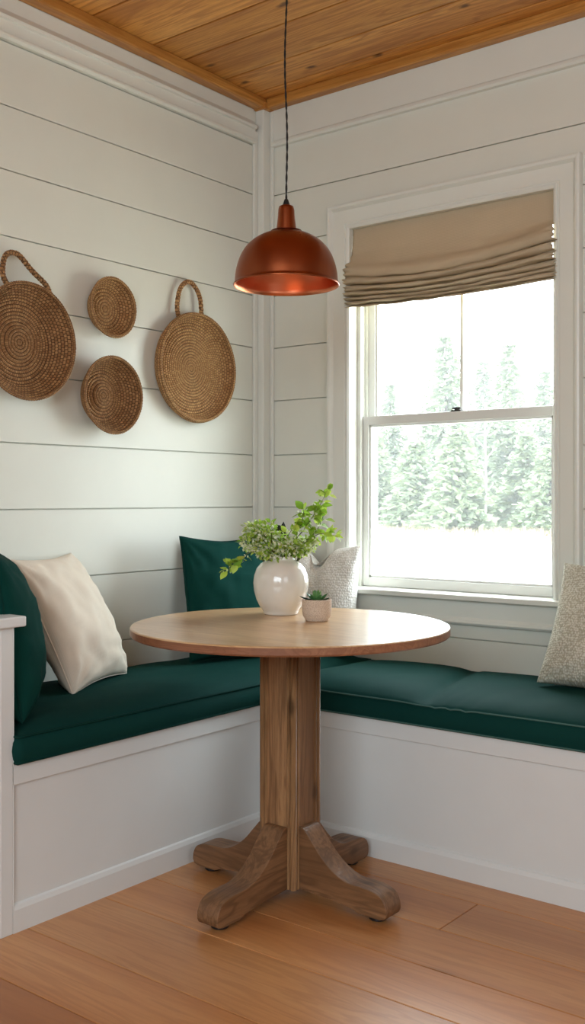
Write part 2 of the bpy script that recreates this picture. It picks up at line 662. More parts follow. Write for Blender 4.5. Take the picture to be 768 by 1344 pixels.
# frieze on the back wall: flat board with a bead at its lower edge
bm = new_bm()
prof = [(0, 2.69), (-.006, 2.69), (-.006, 2.568), (-.010, 2.562), (-.018, 2.558), (-.020, 2.548), (-.014, 2.540), (0, 2.538)]
grid(bm, [[Vector((x, y, z)) for y, z in prof] for x in (.055, XR)], flip=True)
struct('trim_5', bm, MAT['trimp'], bevel=.001)
# corner post
bm = new_bm()
box(bm, 0, .042, -.052, 0, .43, 2.69)
box(bm, 0, .014, -.074, -.052, .43, 2.60)
box(bm, .042, .058, -.012, 0, .43, 2.69)
struct('trim_6', bm, MAT['trimp'], bevel=.004)

# ------------------------------------------------------------ window
win = empty('window_1', (.853, 0, WZ0))
win['kind'] = 'structure'


def wobj(name, bm, mat, **kw):
    bmesh.ops.translate(bm, verts=bm.verts, vec=-Vector(win.location))
    return obj(name, bm, mat, win, **kw)


def frame_sweep(bm, prof, x0, x1, zb, z1):
    rows = []
    for st in range(4):
        r = []
        for o, d in prof:
            x = x0 - o if st < 2 else x1 + o
            z = zb if st in (0, 3) else z1 + o
            r.append(Vector((x, -d, z)))
        rows.append(r)
    grid(bm, rows)


bm = new_bm()
cp = [(-.004, -.01), (-.004, .014), (.004, .019), (.009, .019), (.011, .013), (.016, .013), (.019, .017), (.068, .018), (.072, .024), (.078, .031), (.086, .033), (.092, .031), (.094, .026), (.094, 0)]
frame_sweep(bm, cp, WX0, WX1, WZ0, WZ1)
wobj('casing', bm, MAT['trimp'], bevel=.0008)
# reveal lining
bm = new_bm()
for x0, x1, z0, z1 in ((WX0 - .02, WX0, WZ0, WZ1 + .02), (WX1, WX1 + .02, WZ0, WZ1 + .02), (WX0, WX1, WZ1, WZ1 + .02)):
    box(bm, x0, x1, -.008, .158, z0, z1)
# stops and parting beads of the side jambs
for sx, s in ((WX0, 1), (WX1, -1)):
    for y0, y1, t in ((.045, .060, .016), (.100, .108, .012), (.145, .16, .02)):
        a, b = sorted((sx, sx + s * t))
        box(bm, a, b, y0, y1, WZ0, WZ1)
wobj('jamb', bm, MAT['trimp'], bevel=.0012)
# stool, apron
bm = new_bm()
box(bm, WX0 - .10, WX1 + .10, -.048, 0, .751, .771)
box(bm, WX0, WX1, 0, .16, .745, .771)
wobj('stool', bm, MAT['trimp'], bevel=.005, seg=3)
bm = new_bm()
prof = [(0, .751), (-.017, .751), (-.017, .690), (-.024, .682), (-.026, .672), (-.020, .664), (0, .662)]
grid(bm, [[Vector((x, y, z)) for y, z in prof] for x in (WX0 - .09, WX1 + .09)], flip=True)
ap = wobj('apron', bm, MAT['trimp'], bevel=.001)


def sash(name, y0, y1, z0, z1, st, top, bot, muntin):
    bm = new_bm()
    x0, x1 = WX0 + .004, WX1 - .004
    box(bm, x0, x0 + st, y0, y1, z0, z1)
    box(bm, x1 - st, x1, y0, y1, z0, z1)
    box(bm, x0 + st, x1 - st, y0, y1, z0, z0 + bot)
    box(bm, x0 + st, x1 - st, y0, y1, z1 - top, z1)
    # glazing bead
    ym = (y0 + y1) / 2
    bx0, bx1, bz0, bz1 = x0 + st, x1 - st, z0 + bot, z1 - top
    for a in ((bx0, bx0 + .008, bz0, bz1), (bx1 - .008, bx1, bz0, bz1), (bx0, bx1, bz0, bz0 + .008), (bx0, bx1, bz1 - .008, bz1)):
        box(bm, a[0], a[1], y0 + .008, y1 - .008, a[2], a[3])
    o = wobj(name, bm, MAT['vinyl'], bevel=.0015)
    if muntin:
        bm = new_bm()
        box(bm, .853 - .007, .853 + .007, y0 + .006, y1 - .006, bz0, bz1)
        bmesh.ops.translate(bm, verts=bm.verts, vec=-Vector(win.location))
        obj('muntin', bm, MAT['vinyl'], o, bevel=.002)
    bm = new_bm()
    box(bm, bx0, bx1, ym - .002, ym + .002, bz0, bz1)
    bmesh.ops.translate(bm, verts=bm.verts, vec=-Vector(win.location))
    obj('pane', bm, MAT['glass'], o)
    return o


lo = sash('lower_sash', .062, .098, .772, 1.428, .036, .034, .034, False)
up = sash('upper_sash', .108, .143, 1.392, 2.148, .036, .034, .034, True)
bm = new_bm()
box(bm, .835, .875, .066, .090, 1.428, 1.434)
lathe(bm, [(0, .0), (.011, .0), (.011, .008), (.007, .011), (0, .011)], 16, (.855, .078, 1.434))
box(bm, .838, .872, .070, .080, 1.437, 1.443)
wobj('sash_lock', bm, MAT['bronze'], bevel=.001)

# ============================================================ CORNER BENCH
BX, BY, BZ = .52, -.595, .43      # front planes, deck height
EY0, EY1 = -1.664, -1.626         # end panel
BXE = 2.36
bench = tag(empty('corner_bench', (.52, -.595, 0)), 'white painted L-shaped corner bench built in below the window', 'bench')


def bobj(name, bm, mat, parent=None, **kw):
    bmesh.ops.translate(bm, verts=bm.verts, vec=-Vector(bench.location))
    return obj(name, bm, mat, parent or bench, **kw)


bm = new_bm()   # deck
box(bm, .002, BX - .002, EY1, -.002, BZ - .022, BZ - .002)
box(bm, BX - .002, BXE, BY + .002, -.002, BZ - .022, BZ - .002)
bobj('deck', bm, MAT['bench'])
bm = new_bm()   # recessed fronts
box(bm, BX - .028, BX - .010, EY1, BY + .02, .03, BZ - .04)
box(bm, BX - .02, BXE, BY + .010, BY + .028, .03, BZ - .04)
bobj('front_panel', bm, MAT['bench'])
bm = new_bm()   # seat rail
box(bm, BX - .03, BX, EY1, BY, BZ - .052, BZ)
box(bm, BX - .03, BXE, BY, BY + .03, BZ - .052, BZ)
bobj('seat_rail', bm, MAT['bench'], bevel=.002)
bm = new_bm()   # base boards with a bevelled top
h = .067
rows = []
pr = [(0, .0), (0, .058), (-.0045, .070), (-.012, .074), (-.03, .074)]
for px, py in ((0, 1), (0, 0), (1, 0)):
    r = []
    for d, z in pr:
        if (px, py) == (0, 1):
            r.append(Vector((BX + d, EY1, z)))
        elif (px, py) == (0, 0):
            r.append(Vector((BX + d, BY - d, z)))
        else:
            r.append(Vector((BXE, BY - d, z)))
    rows.append(r)
grid(bm, rows)
bobj('base_board', bm, MAT['bench'], bevel=.001)
bm = new_bm()
box(bm, .002, BX, EY0, EY1, 0, .783)
box(bm, BX - .03, BX, EY1, EY1 + .004, .0, .783)
bobj('end_panel', bm, MAT['bench'], bevel=.002)
bm = new_bm()
box(bm, .002, BX + .016, EY0 - .02, EY1 + .03, .783, .81)
cap = bobj('end_cap', bm, MAT['bench'], bevel=.004)
bm = new_bm()
box(bm, BXE, BXE + .03, BY, -.002, 0, BZ + .02)
bobj('side_panel', bm, MAT['bench'], bevel=.002)


# ------------------------------------------------------------ bench cushions
def cushion(name, x0, x1, y0, y1, zb, zs, dome, label, mat, pipe='pipe', crease=None, seed=0):
    NX, NY = max(24, int((x1 - x0) * 60)), max(24, int((y1 - y0) * 60))
    cr = .03

    def plan(u, v):   # rounded rectangle plan
        return x0 + (x1 - x0) * u, y0 + (y1 - y0) * v

    def top(u, v, x, y):
        eu = min(u, 1 - u) * (x1 - x0)
        ev = min(v, 1 - v) * (y1 - y0)
        f = lambda e: 1 - math.exp(-e / .05)
        z = dome * f(eu) * f(ev)
        z += .006 * (noise.noise(Vector((x * 3 + seed, y * 3, 0)))) * f(eu) * f(ev) * 2
        z += .0025 * noise.noise(Vector((x * 13, y * 7 + seed, 3))) * f(eu) * f(ev)
        if crease:
            (ax, ay), (bx, by) = crease
            t = (y - ay) / (by - ay)
            cx = ax + (bx - ax) * t
            d = x - cx
            z -= (.013 + .005 * (1 - t)) * math.exp(-(d / .028) ** 2) * f(ev) + .008 * math.exp(-(d / .11) ** 2) * f(ev)
            for k in range(3):   # small gathers fanning from the crease at the front
                z -= .004 * math.exp(-((d - .05 - .05 * k - .3 * (y - ay)) / .012) ** 2) * math.exp(-((y - ay) / .12) ** 2)
        return z

    def sag(x, y):
        s = .004 * noise.noise(Vector((x * 2.2, y * 2.2, seed + 5)))
        if crease:
            s -= .003 * math.exp(-((x - crease[0][0]) / .05) ** 2) * math.exp(-((y - crease[0][1]) / .1) ** 2)
        return s
    bm = new_bm()
    us = [0.5 - .5 * cos(pi * i / NX) if False else i / NX for i in range(NX + 1)]
    rows = []
    for i in range(NX + 1):
        r = []
        for j in range(NY + 1):
            u, v = i / NX, j / NY
            x, y = plan(u, v)
            r.append(Vector((x, y, zs + top(u, v, x, y) + sag(x, y))))
        rows.append(r)
    L = (x1 - x0)
    uvf = lambda a, b: (a / NX * (x1 - x0), b / NY * (y1 - y0))
    vt = grid(bm, rows, uv=uvf)
    # border loop
    loop = [(i, 0) for i in range(NX)] + [(NX, j) for j in range(NY)] + [(i, NY) for i in range(NX, 0, -1)] + [(0, j) for j in range(NY, 0, -1)]
    lay = bm.loops.layers.uv.verify()
    K = 6
    ring = [[vt[i][j] for i, j in loop]]
    cx, cy = (x0 + x1) / 2, (y0 + y1) / 2
    for k in range(1, K + 1):
        t = k / K
        rr = []
        for i, j in loop:
            p = vt[i][j].co
            out = Vector((0, 0, 0))
            if i == 0: out.x -= 1
            if i == NX: out.x += 1
            if j == 0: out.y -= 1
            if j == NY: out.y += 1
            b = .010 * sin(pi * t)
            rr.append(bm.verts.new((p.x + out.x * b, p.y + out.y * b, p.z + (zb - p.z) * t)))
        ring.append(rr)
    n = len(loop)
    for k in range(K):
        for a in range(n):
            b = (a + 1) % n
            f = bm.faces.new([ring[k][a], ring[k + 1][a], ring[k + 1][b], ring[k][b]])
            for lp, (p, q) in zip(f.loops, ((a, k), (a, k + 1), (a + 1, k + 1), (a + 1, k))):
                lp[lay].uv = (p / 60, q * .013)
    bm.faces.new(ring[-1])
    root = empty(name, (cx, cy, zb))
    tag(root, label, 'cushion', 'seat cushions on the corner bench')
    pts = [Vector(v.co) for v in ring[0]]
    pts2 = [Vector(v.co) for v in ring[-1]]
    bmesh.ops.translate(bm, verts=bm.verts, vec=-root.location)
    obj('cushion_pad', bm, mat, root, smooth=True)
    for q, dz in ((pts, .001), (pts2, .004)):
        bm = new_bm()
        P = []
        for (i, j), p in zip(loop, q):
            out = Vector(((i == NX) - (i == 0), (j == NY) - (j == 0), 0)) * .002
            P.append(p + out + Vector((0, 0, dz)) - root.location)
        P.append(P[0])
        tube(bm, P, .0035 if pipe == 'pipe' else .0026, 6)
        obj('piping', bm, MAT[pipe], root, smooth=True)
    return root


cushion('bench_cushion', .012, BX + .012, EY1 + .006, -.012, BZ + .001, .500, .040,
        'long dark green seat cushion on the bench under the woven baskets', MAT['green'], seed=2)
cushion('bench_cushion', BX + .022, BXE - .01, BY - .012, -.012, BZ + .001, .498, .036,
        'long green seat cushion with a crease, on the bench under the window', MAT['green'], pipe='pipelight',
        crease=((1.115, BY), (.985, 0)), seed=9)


# ------------------------------------------------------------ throw pillows
def pillow(label, w, h, t, mat, base, yaw, tilt, roll=0, seed=0, wrinkle=1.0, piping=None, cat='pillow', uvs=1, ears=.07, ez=0, seam=True, group='throw pillows on the corner bench', karate=0):
    """base: point under the middle of the lower edge; yaw: heading the face looks to; tilt: lean backwards"""
    N = 44
    root = empty('throw_pillow', base)
    tag(root, label, cat, group)
    n = Vector((cos(yaw), sin(yaw), 0))
    wv = Vector((-sin(yaw), cos(yaw), 0))
    up = Vector((0, 0, 1)) * cos(tilt) - n * sin(tilt)
    nn = n * cos(tilt) + Vector((0, 0, 1)) * sin(tilt)
    w2 = wv * cos(roll) + up * sin(roll)
    u2 = up * cos(roll) - wv * sin(roll)

    def P(u, v, s):
        a = (1 - u * u)
        b = (1 - v * v)
        x = u * w / 2 * (1 - ears * (1 - v * v) * abs(u) ** 2)
        y = v * h / 2 * (1 - ears * (1 - u * u) * abs(v) ** 2)
        th = t / 2 * (max(a, 0) ** .5 * max(b, 0) ** .5) ** .82
        # creases from corners
        ww = 0
        for cu in (-1, 1):
            for cv in (-1, 1):
                du, dv = u - cu, v - cv
                rr = sqrt(du * du + dv * dv) + 1e-6
                an = math.atan2(dv * cv, du * cu)
                ww += sin(an * 11 + seed + cu * 2 + cv) * math.exp(-rr * 2.6) * min(1, rr * 5)
        ww += 1.2 * noise.noise(Vector((u * 2.3 + seed, v * 2.3, s * 3)))
        ww += .5 * noise.noise(Vector((u * 5 + seed, v * 7, s * 3 + 4)))
        # gathered folds along the side seams
        ww += .5 * sin(v * 15 + seed * 2 + 2 * u) * math.exp(-(1 - abs(u)) * 7) * min(1, (1 - abs(u)) * 12)
        th += wrinkle * .0065 * ww * min(1, (a * b) * 6)
        if karate:
            th -= karate * math.exp(-(u / .22) ** 2) * max(0, (v - .2)) * (a ** .3)
            y -= karate * 1.1 * math.exp(-(u / .25) ** 2) * max(0, v) ** 3
        # slump: belly low
        th *= 1 + .12 * (-v)
        z = s * th
        return w2 * x + u2 * (y + h / 2) + nn * z
    bm = new_bm()
    pr = lambda i: sin(pi / 2 * (2 * i / N - 1))
    for s in (1, -1):
        rows = [[P(pr(i), pr(j), s) for j in range(N + 1)] for i in range(N + 1)]
        grid(bm, rows, uv=lambda a, b: ((sin(pi / 2 * (2 * min(a, N) / N - 1)) * .5 + .5) * uvs, (sin(pi / 2 * (2 * min(b, N) / N - 1)) * .5 + .5) * uvs), flip=(s < 0))
    bmesh.ops.remove_doubles(bm, verts=bm.verts, dist=.0004)
    bmesh.ops.recalc_face_normals(bm, faces=bm.faces)
    # lift so that the lowest point rests on the cushion
    zmin = min(v.co.z for v in bm.verts)
    bmesh.ops.translate(bm, verts=bm.verts, vec=(0, 0, -zmin + ez))
    obj('pillow_body', bm, mat, root, smooth=True)
    if piping:
        bm = new_bm()
        M = 40
        pts = [P(pr2, -1, 0) for pr2 in [-1 + 2 * i / M for i in range(M)]] + [P(1, -1 + 2 * i / M, 0) for i in range(M)] \
            + [P(1 - 2 * i / M, 1, 0) for i in range(M)] + [P(-1, 1 - 2 * i / M, 0) for i in range(M)]
        pts = [p + Vector((0, 0, -zmin + ez)) for p in pts]
        pts.append(pts[0])
        tube(bm, pts, .0028, 6)
        obj('piping', bm, piping, root, smooth=True)
    return root


pillow('plain green pillow behind the white bench end panel, leaning by the cream pillow', .46, .44, .20, MAT['greenp'],
       (.31, -1.455, .528), rad(56), rad(9), 0, 3, 1.3, MAT['pipe'])
pillow('plump cream linen pillow leaning on a green pillow under the largest basket', .39, .44, .17, MAT['cream'],
       (.262, -1.105, .535), rad(24), rad(27), rad(0), 7, 1.7, MAT['cream'])
pillow('plain dark green pillow against the shiplap wall, left of the vase', .37, .44, .13, MAT['greenp'],
       (.29, -.515, .530), rad(-12), rad(13), rad(-3), 1, 1.3, MAT['pipe'])
pillow('dark green pillow tucked deep in the corner, mostly hidden behind another green pillow', .34, .43, .10, MAT['greenp'],
       (.085, -.315, .530), rad(-8), rad(3), rad(0), 5, .9, MAT['pipe'])
pillow('white nubby textured pillow in front of the window casing, behind the vase', .34, .41, .14, MAT['nubw'],
       (.372, -.15, .522), rad(-84), rad(12), rad(2), 11, .9, None, karate=.06)
pillow('oatmeal basket-weave pillow leaning at the right of the window', .46, .405, .19, MAT['nubt'],
       (1.565, -.27, .520), rad(-82), rad(27), rad(-5), 14, 1.1, None, ez=-.012)

# ============================================================ TABLE
TX, TY = .904, -.972
table = tag(empty('pedestal_table', (TX, TY, 0)), 'round wooden pedestal table with curved feet standing in front of the corner bench', 'table')
bm = new_bm()
R = .447
prof = [(0, .750), (R - .005, .757), (R - .0012, .7558), (R, .753)]
N = 128
vv = lathe(bm, prof[1:], N)
bm.faces.new([vv[k][0] for k in range(N)])
bmesh.ops.recalc_face_normals(bm, faces=bm.faces)
nf = len(bm.faces)
bm.faces.ensure_lookup_table()
lathe(bm, [(R, .753), (R, .736), (R - .004, .7315)], N)
vv = lathe(bm, [(R - .004, .7315), (.02, .7315)], N)
bm.faces.ensure_lookup_table()
for f in bm.faces[nf:]:
    f.material_index = 1
bmesh.ops.remove_doubles(bm, verts=bm.verts, dist=.0001)
tt = obj('table_top', bm, [MAT['top'], MAT['edge']], table)
bm = new_bm()
w = .058
box(bm, -w, w, -w, w, .035, .7315)
po = obj('post', bm, MAT['post'], table, bevel=.003)
# reeded corner strips
for sx in (-1, 1):
    for sy in (-1, 1):
        bm = new_bm()
        tube(bm, [(sx * (w - .004), sy * (w - .004), .035), (sx * (w - .004), sy * (w - .004), .7315)], .0095, 12)
        tube(bm, [(sx * (w - .018), sy * (w + .0005), .035), (sx * (w - .018), sy * (w + .0005), .7315)], .0042, 8)
        tube(bm, [(sx * (w + .0005), sy * (w - .018), .035), (sx * (w + .0005), sy * (w - .018), .7315)], .0042, 8)
        obj('corner_bead', bm, MAT['post'], table, smooth=True)
bm = new_bm()
box(bm, -.19, .19, -.04, .04, .700, .7315)
box(bm, -.04, .04, -.19, .19, .700, .7315)
obj('top_brace', bm, MAT['post'], table, bevel=.004)


def leg(d):
    ax = 0 if d[0] else 1
    s = d[0] + d[1]
    # outline in (r, z)
    ctrl_top = [(w - .002, .205), (w + .018, .200), (.105, .170), (.14, .132), (.18, .103), (.22, .088), (.262, .086), (.300, .083), (.328, .072), (.341, .052), (.344, .032), (.338, .018)]
    bot = [(.322, .014), (.255, .014), (.235, .022), (.17, .030), (w - .002, .034)]
    # catmull smoothing of the top
    pts = []
    cp = [ctrl_top[0]] + ctrl_top + [ctrl_top[-1]]
    for i in range(1, len(cp) - 2):
        p0, p1, p2, p3 = [Vector(q) for q in cp[i - 1:i + 3]]
        for k in range(5):
            t = k / 5
            pts.append(.5 * ((2 * p1) + (-p0 + p2) * t + (2 * p0 - 5 * p1 + 4 * p2 - p3) * t * t + (-p0 + 3 * p1 - 3 * p2 + p3) * t ** 3))
    pts = [(p.x, p.y) for p in pts] + [ctrl_top[-1]] + bot
    th = .036
    bm = new_bm()
    A, B = [], []
    for r, z in pts:
        if ax == 0:
            A.append(bm.verts.new((s * r, -th, z)))
            B.append(bm.verts.new((s * r, th, z)))
        else:
            A.append(bm.verts.new((-th, s * r, z)))
            B.append(bm.verts.new((th, s * r, z)))
    bm.faces.new(A)
    bm.faces.new(B[::-1])
    for i in range(len(A)):
        j = (i + 1) % len(A)
        bm.faces.new([A[j], A[i], B[i], B[j]])
    bmesh.ops.recalc_face_normals(bm, faces=bm.faces)
    o = obj('leg', bm, MAT['legx'] if ax == 0 else MAT['legy'], table, bevel=.005, seg=3)
    for p in o.data.polygons:
        p.use_smooth = False
    bm = new_bm()
    c = (s * .295, 0, 0) if ax == 0 else (0, s * .295, 0)
    lathe(bm, [(0, 0), (.021, 0), (.024, .003), (.024, .011), (.013, .012), (.013, .016), (0, .016)], 20, c)
    obj('foot_glide', bm, MAT['rubber'], o, smooth=False)


for d in ((0, -1), (1, 0), (-1, 0), (0, 1)):
    leg(d)

# ============================================================ VASE, BOUQUET, SUCCULENT
VX, VY = .730, -.797
bm = new_bm()
vp = [(0, .0), (.050, .0), (.0535, .003), (.0535, .008), (.056, .013), (.065, .025), (.075, .046), (.0820, .072), (.0840, .096), (.0815, .120), (.0745, .140), (.062, .155), (.050, .162), (.0445, .165), (.0425, .169), (.0435, .174), (.0425, .177), (.040, .177), (.038, .172), (.039, .163), (.055, .15), (.077, .10), (.068, .04), (.045, .014), (0, .012)]


def ridge(a, z):
    return 1 + .010 * abs(sin(a * 6)) * min(1, max(0, (z - .012) / .03)) * min(1, max(0, (.145 - z) / .03))


lathe(bm, vp, 120, (0, 0, 0), rfun=ridge)
vase = obj('vase', bm, MAT['ceramic'], smooth=True)
bmv = bmesh.new(); bmv.from_mesh(vase.data); bmesh.ops.remove_doubles(bmv, verts=bmv.verts, dist=.0001); bmesh.ops.recalc_face_normals(bmv, faces=bmv.faces); bmv.to_mesh(vase.data); bmv.free()
vase.location = (VX, VY, .7572)
tag(vase, 'ivory glazed round ribbed vase holding green foliage on the table', 'vase')

# image-right / towards-camera directions, used only to arrange the sprigs naturally in the vase
RV = Vector((.7873, .6166, 0))
FV = Vector((.6166, -.7873, 0))
bouquet = tag(empty('foliage_bouquet', (VX, VY, .932)), 'loose bouquet of green leaves and pale blossom in the ivory vase', 'plant')
random.seed(21)


def leaf_quad(bm, p, d, nrm, ln, wd, mat=0, tone=None, cup=.15):
    d = d.normalized()
    sd = d.cross(nrm).normalized()
    nrm = sd.cross(d).normalized()
    prof = [(0, .08), (.25, .8), (.5, 1), (.78, .62), (1, .03)]
    A, M_, B = [], [], []
    for t, wv in prof:
        c = p + d * ln * t - nrm * ln * cup * t * t
        A.append(bm.verts.new(c - sd * wd / 2 * wv + nrm * wd * .12 * wv))
        M_.append(bm.verts.new(c))
        B.append(bm.verts.new(c + sd * wd / 2 * wv + nrm * wd * .12 * wv))
    for k in range(len(prof) - 1):
        for X, Y in ((A, M_), (M_, B)):
            f = bm.faces.new([X[k], X[k + 1], Y[k + 1], Y[k]])
            f.material_index = mat
            f.smooth = True


def rv():
    return Vector((random.gauss(0, 1), random.gauss(0, 1), random.gauss(0, 1))).normalized()


def tone_islands(o, lo=0, hi=1, n=8):
    """random tone for each leaf (n faces per leaf)"""
    random.seed(len(o.data.polygons))
    cache = {}

    def f(p):
        k = p.index // n
        if k not in cache:
            v = lo + (hi - lo) * random.random()
            cache[k] = (v, v, v, 1)
        return cache[k]
    set_tone(o, f)


def sprig(pts, lsize, dens, start=.35, spread=.5, name='sprig', mat='leaf', bl=0):
    """pts given as (right, toward, up) offsets from the vase mouth; one stem with its leaves"""
    W3 = [RV * a + FV * b + Vector((0, 0, c)) for a, b, c in pts]
    cv = curve_pts(W3)
    bm = new_bm()
    for k in range(dens):
        t = start + (1 - start) * (k + random.random()) / dens
        i = min(int(t * (len(cv) - 1)), len(cv) - 2)
        p = cv[i]
        tang = (cv[i + 1] - cv[i]).normalized()
        d = (tang * .5 + rv() * .9).normalized()
        L = lsize * random.uniform(.6, 1.2)
        p2 = p + d * random.random() * lsize * spread
        leaf_quad(bm, p2, d, (rv() + Vector((0, 0, 1.4))).normalized(), L, L * .72, 0)
    for k in range(bl):
        t = start + (1 - start) * random.random()
        i = min(int(t * (len(cv) - 1)), len(cv) - 2)
        p = cv[i] + rv() * lsize * random.uniform(.2, .9)
        leaf_quad(bm, p, rv(), rv(), .009, .007, 2)
    nl = len(bm.faces)
    tube(bm, cv, .0016, 5, mat=1, taper=lambda t: 1.2 - .7 * t)
    o = obj(name, bm, [MAT[mat], MAT['stem'], MAT['blossom']], bouquet)
    tone_islands(o)
    return o


def blossom_head(c, r, nleaf, stem_from=(0, 0, -.08)):
    bm = new_bm()
    cc = RV * c[0] + FV * c[1] + Vector((0, 0, c[2]))
    for k in range(nleaf):
        q = rv()
        rr = r * random.uniform(.35, 1) * (1 + .25 * noise.noise(q * 3))
        p = cc + Vector((q.x * rr, q.y * rr, q.z * rr * .8))
        if random.random() < .62:
            leaf_quad(bm, p, (q + rv() * .8).normalized(), rv(), random.uniform(.008, .013), random.uniform(.006, .010), 2)
        else:
            leaf_quad(bm, p, (q + rv() * .7).normalized(), (rv() + Vector((0, 0, 1))).normalized(), random.uniform(.011, .019), random.uniform(.007, .011), 0)
    s0 = RV * stem_from[0] + FV * stem_from[1] + Vector((0, 0, stem_from[2]))
    for k in range(7):
        e = cc + rv() * r * .7
        tube(bm, curve_pts([s0 + rv() * .01, (s0 + cc) / 2, e], 4), .0011, 4, mat=1)
    o = obj('blossom_head', bm, [MAT['leaf'], MAT['stem'], MAT['blossom']], bouquet)
    tone_islands(o)
    return o


# full cluster at the left and middle
blossom_head((-.082, .01, .078), .038, 300)
blossom_head((-.050, .02, .070), .042, 340)
blossom_head((-.098, .0, .044), .028, 180)
blossom_head((-.060, .02, .030), .036, 280)
blossom_head((-.018, -.01, .045), .038, 280)
blossom_head((.018, .02, .030), .038, 280)
blossom_head((.058, .0, .030), .036, 260)
blossom_head((.088, .0, .040), .026, 140)
blossom_head((-.030, .03, .016), .034, 240)
# drooping sprig on the left
sprig([(-.02, .02, -.03), (-.06, .03, .015), (-.10, .035, .012), (-.125, .035, -.012), (-.150, .03, -.024), (-.160, .03, -.042)], .030, 24, .45, .3, bl=14)
# tall sprig rising to the right
sprig([(.0, .0, -.05), (.03, .0, .03), (.075, .0, .09), (.105, .0, .135), (.125, -.005, .168), (.142, -.01, .205)], .029, 44, .38, .5, bl=26)
sprig([(.0, .0, -.05), (.03, .01, .04), (.062, .01, .10), (.070, .01, .145)], .033, 24, .45, .4, bl=26)
sprig([(.0, .0, -.05), (.05, .01, .03), (.09, .01, .06), (.115, .0, .090), (.130, .0, .125)], .030, 24, .45, .4, bl=34)
sprig([(.0, .0, -.04), (.06, .01, .03), (.105, .01, .065), (.135, .01, .072), (.172, .01, .062)], .030, 20, .62, .3, bl=0)
sprig([(.0, .0, -.04), (.01, .01, .04), (.035, .015, .085)], .026, 14, .35, .5, bl=16)
sprig([(.0, .0, -.04), (.04, .02, .02), (.07, .03, .028)], .026, 18, .35, .5, bl=14)
sprig([(.0, .0, -.04), (-.02, .01, .05), (-.030, .01, .105)], .024, 9, .7, .3, bl=8)
sprig([(.0, .0, -.04), (-.04, .01, .05), (-.070, .01, .090)], .020, 12, .5, .4, bl=20)
# black withered leaf standing at the back
bm = new_bm()
c0 = RV * .000 + FV * -.03 + Vector((0, 0, .045))
leaf_quad(bm, c0 + RV * .004, Vector((0, 0, 1)) + RV * .06, FV, .062, .024, 0, cup=-.05)
leaf_quad(bm, c0 + Vector((0, 0, .035)) + RV * .008, Vector((0, 0, .5)) - RV * 1.0, FV, .034, .018, 0, cup=.1)
leaf_quad(bm, c0 + Vector((0, 0, .03)) + RV * -.022, Vector((0, 0, .3)) - RV * 1.0, FV, .026, .010, 0, cup=.1)
tube(bm, [c0 + Vector((0, 0, -.09)) + RV * .0, c0 + Vector((0, 0, .02))], .002, 5, mat=0)
dl = obj('dark_leaf', bm, MAT['darkleaf'], bouquet)
tone_islands(dl)
dl['label'] = 'black curled leaf'
# stems inside the vase down to its base, so the bouquet stands in it
bm = new_bm()
for k in range(8):
    a = 2 * pi * k / 8
    tube(bm, [(cos(a) * .03, sin(a) * .03, -.160), (cos(a) * .012, sin(a) * .012, 0.0)], .0018, 5)
o = obj('stem_bundle', bm, MAT['stem'], bouquet)

# succulent
SX, SY = .920, -.868
pl = tag(empty('potted_succulent', (SX, SY, .7572)), 'small green succulent in a speckled beige stoneware pot beside the vase', 'plant')
bm = new_bm()
lathe(bm, [(0, 0), (.031, 0), (.034, .003), (.0345, .006), (.040, .014), (.0425, .026), (.0430, .060), (.0425, .063), (.0400, .063), (.0395, .052), (0, .050)], 48)
bmesh.ops.remove_doubles(bm, verts=bm.verts, dist=.0001)
obj('pot', bm, MAT['pot'], pl, smooth=True, bevel=0)
bm = new_bm()
lathe(bm, [(0, .056), (.02, .0555), (.0398, .054)], 24)
obj('soil', bm, MAT['soil'], pl, smooth=True)


def fat_leaf(bm, p, d, ln, wd, th):
    d = d.normalized()
    sd = d.cross(Vector((0, 0, 1)))
    sd = sd.normalized() if sd.length > .01 else Vector((1, 0, 0))
    nr = sd.cross(d).normalized()
    rows = []
    for i in range(9):
        t = i / 8
        ww = (sin(pi * min(1, t * .93 + .07)) ** .7) * (1 - .25 * t)
        if i == 8:
            ww = .02
        c = p + d * ln * t + nr * ln * .22 * t * t
        rows.append([c + sd * cos(a) * wd / 2 * ww + nr * (sin(a) * th / 2 * ww + abs(cos(a)) * wd * .12 * ww) for a in [2 * pi * k / 10 for k in range(10)]])
    grid(bm, rows, closed_v=True)


random.seed(4)
for k in range(11):
    ring = 0 if k < 6 else 1
    a = k * 2.399
    e = .45 if ring == 0 else 1.1
    bm = new_bm()
    d = Vector((cos(a) * cos(e), sin(a) * cos(e), sin(e)))
    fat_leaf(bm, Vector((.004 * cos(a), .004 * sin(a), .056)), d, .037 if ring == 0 else .033, .018, .007)
    o = obj('succulent_leaf', bm, MAT['succ'], pl, smooth=True)
    v = random.random()
    set_tone(o, lambda p: (v, v, v, 1))
for off, ln in ((-RV, .034), (-RV * .8 + FV * .6, .028), (RV * .9 + FV * .3, .022)):   # darker low leaves that spill over the rim
    bm = new_bm()
    fat_leaf(bm, off * .018 + Vector((0, 0, .060)), off + Vector((0, 0, .12)), ln, .018, .006)
    o = obj('succulent_leaf', bm, MAT['succdk'], pl, smooth=True)
    o['label'] = 'dark blue-green low leaf'
    set_tone(o, lambda p: (.3, .3, .3, 1))

# ============================================================ PENDANT LAMP
LX, LY = .893, -.976
lamp = tag(empty('pendant_lamp', (LX, LY, HC)), 'copper dome pendant lamp hanging on a black cord above the table', 'lamp')


def zc(z):
    return z - HC


